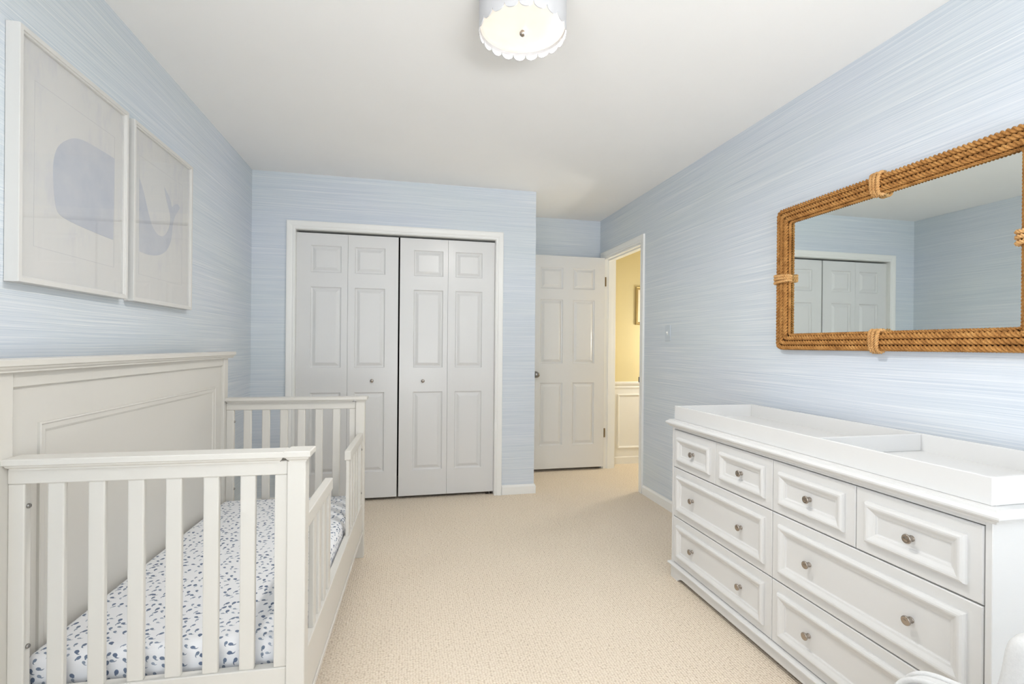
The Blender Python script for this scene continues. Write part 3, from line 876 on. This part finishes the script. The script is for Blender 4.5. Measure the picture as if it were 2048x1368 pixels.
# ------------------------------------------------------------------ HALL PICTURE
hp = empty('hall_picture', (2.45, HY, 1.417)); tag(hp, 'small gold framed picture on the yellow hallway wall', 'picture')
hx0, hx1, hz0, hz1 = 2.300, 2.600, 1.417, 1.804
bm = B()
lv = [(0, .001), (0, .014), (.004, .018), (.010, .014), (.016, .017), (.022, .016), (.027, .009), (.029, .004)]
rings(bm, [[(hx0 + i, HY - h, hz0 + i), (hx1 - i, HY - h, hz0 + i), (hx1 - i, HY - h, hz1 - i), (hx0 + i, HY - h, hz1 - i)] for i, h in lv], False, False)
o = obj('frame', bm, M['gold'], hp)
bm = B(); bx(bm, (hx0 + .02, HY - .006, hz0 + .02), (hx1 - .02, HY - .001, hz1 - .02)); o = obj('picture', bm, M['cream'], hp)

# ------------------------------------------------------------------ ARMCHAIR in the near right corner
fdir = Vector((-math.sin(.30), math.cos(.30), 0)); rdir = Vector((fdir.y, -fdir.x, 0))     # facing direction and the dresser side
tip = Vector((.927, .740, 0))
ORI = tip - rdir * .31 - fdir * .35                                                  # chair centre on the floor
rz = math.atan2(rdir.y, rdir.x)
ch = empty('armchair', (ORI.x, ORI.y, 0), rz, world=False)
tag(ch, 'white upholstered armchair with piped arms, cut off in the lower right corner', 'armchair')
# local axes: +x towards the dresser side, +y the way the chair faces
def soft_box(bm, lo, hi, r, seg=5): bx(bm, lo, hi, r, seg)
bm = B(); soft_box(bm, (-.26, -.28, .27), (.26, .34, .43), .045); obj('seat_cushion', bm, M['chair'], ch, True)
bm = B(); soft_box(bm, (-.295, -.36, .13), (.295, .33, .28), .03); obj('seat_base', bm, M['chair'], ch, True)
bm = B(); soft_box(bm, (-.30, -.37, .20), (.30, -.26, .90), .055); obj('backrest', bm, M['chair'], ch, True)
def tube(bm, pts, r, k=10):
    loops = []
    n = len(pts)
    for i in range(n):
        T = (pts[min(i + 1, n - 1)] - pts[max(i - 1, 0)]).normalized()
        U = Vector((1, 0, 0)); Nn = U.cross(T).normalized()
        loops.append([pts[i] + (U * math.cos(2 * PI * j / k) + Nn * math.sin(2 * PI * j / k)) * r for j in range(k)])
    rings(bm, loops, True, True)
for sd in (1, -1):
    x0, x1 = (.255, .300) if sd > 0 else (-.300, -.255)
    # side profile of the arm in (y, z): rounded front, low arm, wing rising to the back
    pr = [(.345, .20), (.352, .40), (.352, .52), (.346, .553), (.330, .575), (.305, .587), (.27, .590), (.245, .592), (.228, .600), (.214, .625), (.207, .665), (.203, .705), (.194, .722), (.176, .730), (.12, .734), (.02, .742), (-.10, .76), (-.30, .80), (-.33, .79), (-.35, .75), (-.35, .20)]
    pr = smooth_poly([(a, b + .022) for a, b in pr], (0, len(pr) - 1), 2)
    bm = B()
    def off(p, d):
        out = []
        n = len(p)
        for i in range(n):
            a = Vector(p[i - 1]); b = Vector(p[i]); c = Vector(p[(i + 1) % n])
            t = ((b - a).normalized() + (c - b).normalized()).normalized(); nn = Vector((t.y, -t.x))
            out.append(b - nn * d * (-1 if False else 1))
        return out
    area = sum(pr[i - 1][0] * pr[i][1] - pr[i][0] * pr[i - 1][1] for i in range(len(pr)))
    sg = 1 if area > 0 else -1
    loops = []
    for dx, d in ((0, .022), (.003, .008), (.009, .001), (.016, 0), (x1 - x0 - .016, 0), (x1 - x0 - .009, .001), (x1 - x0 - .003, .008), (x1 - x0, .022)):
        loops.append([(x0 + dx, q.x, q.y) for q in off(pr, d * sg)])
    rings(bm, loops, True, True)
    arm = obj('arm', bm, M['chair'], ch, True)
    for xx in (x0 + .006, x1 - .006):
        bm = B(); tube(bm, [Vector((xx, p[0], p[1])) for p in pr if p[0] > .22], .005); obj('piping', bm, M['chair'], arm, True)
for lx in (-.25, .25):
    for ly in (-.30, .27):
        bm = B(); lathe(bm, [(.013, 0), (.015, .01), (.024, .135)], Matrix.Translation((lx, ly, 0)), 16); obj('leg', bm, M['legwood'], ch, True)

# ------------------------------------------------------------------ LIGHT
w = bpy.data.worlds.new('World'); scene.world = w; w.use_nodes = True
nt = w.node_tree
for n in list(nt.nodes): nt.nodes.remove(n)
out = nt.nodes.new('ShaderNodeOutputWorld'); bg = nt.nodes.new('ShaderNodeBackground')
sky = nt.nodes.new('ShaderNodeTexSky'); sky.sky_type = 'HOSEK_WILKIE'; sky.turbidity = 4; sky.ground_albedo = 0.5
sky.sun_direction = (0.3, 0.6, 0.74)
mx = nt.nodes.new('ShaderNodeMix'); mx.data_type = 'RGBA'; mx.inputs[0].default_value = 0.25
mx.inputs[6].default_value = (0.95, 0.97, 1.0, 1)
nt.links.new(sky.outputs[0], mx.inputs[7]); nt.links.new(mx.outputs[2], bg.inputs[0]); bg.inputs[1].default_value = 1.6
nt.links.new(bg.outputs[0], out.inputs[0])

def area(name, loc, rot, sx, sy, power, rgb):
    l = bpy.data.lights.new(name, 'AREA'); l.shape = 'RECTANGLE'; l.size = sx; l.size_y = sy; l.energy = power; l.color = rgb
    o = bpy.data.objects.new(name, l); COL.objects.link(o); o.location = loc; o.rotation_euler = rot; return o
# daylight arriving at the rear window
wcx, wcz = (W1[0] + W1[1]) / 2, (W1[2] + W1[3]) / 2
area('window_daylight', (wcx, YR - .16, wcz), (PI / 2, 0, 0), 1.66, 1.60, 1.5, (0.88, 0.95, 1.0))
# added fill light outside the window, narrowed and aimed up to brighten the ceiling
cfill = area('ceiling_fill', (wcx, YR - .75, .30), (PI / 2 + math.radians(27), 0, 0), 1.70, .80, 9, (1.0, 0.99, 0.98))
cfill.data.spread = math.radians(60)
area('upward_fill', (wcx, YR - .48, wcz - .62), (PI / 2 + math.radians(74), 0, 0), 1.66, .9, 26, (0.95, 0.99, 1.0))  # added fill light tilted steeply upward outside the rear window
# added fill light outside the added side window, brightening the dresser side
area('side_fill', (XL - .16, (W2[0] + W2[1]) / 2, (W2[2] + W2[3]) / 2), (PI / 2, 0, -PI / 2), 1.25, 1.45, 24, (0.97, 0.98, 1.0))
# the bulb showing through the ceiling light's diffuser, and the hallway lamp
bl = bpy.data.lights.new('ceiling_lamp_bulb', 'AREA'); bl.shape = 'DISK'; bl.size = .11; bl.energy = 9.0; bl.color = (1.0, 0.97, 0.93)
bo = bpy.data.objects.new('ceiling_lamp_bulb', bl); COL.objects.link(bo); bo.location = (LX + .078, LYY - .005, LZ - .0030)
def point(name, loc, power, rgb, r):
    l = bpy.data.lights.new(name, 'POINT'); l.energy = power; l.color = rgb; l.shadow_soft_size = r
    o = bpy.data.objects.new(name, l); COL.objects.link(o); o.location = loc; return o
point('hall_lamp', (2.86, 4.22, 1.25), 12.5, (1.0, 0.97, 0.92), .12)

for o in list(COL.objects):
    if 'world_built' in o.keys(): del o['world_built']

# ------------------------------------------------------------------ CAMERA
R = ((9.76952390e-01, -2.13281728e-01, 8.65638310e-03), (8.38697561e-03, -2.16794210e-03, -9.99962479e-01), (2.13292492e-01, 9.76988334e-01, -3.29187559e-04))
cam = bpy.data.cameras.new('camera'); co = bpy.data.objects.new('camera', cam); COL.objects.link(co)
m = Matrix(((R[0][0], -R[1][0], -R[2][0], 0), (R[0][1], -R[1][1], -R[2][1], 0), (R[0][2], -R[1][2], -R[2][2], CAM_H), (0, 0, 0, 1)))
co.matrix_world = m
cam.sensor_width = 36; cam.sensor_fit = 'HORIZONTAL'; cam.lens = 977.6878 * 36 / 2048
cam.shift_y = (691.9073 - 684) / 2048
cam.clip_start = .02
scene.camera = co
vs = scene.view_settings
vs.view_transform = 'Standard'; vs.look = 'None'; vs.gamma = 1.0; vs.use_curve_mapping = False; vs.exposure = 0.79
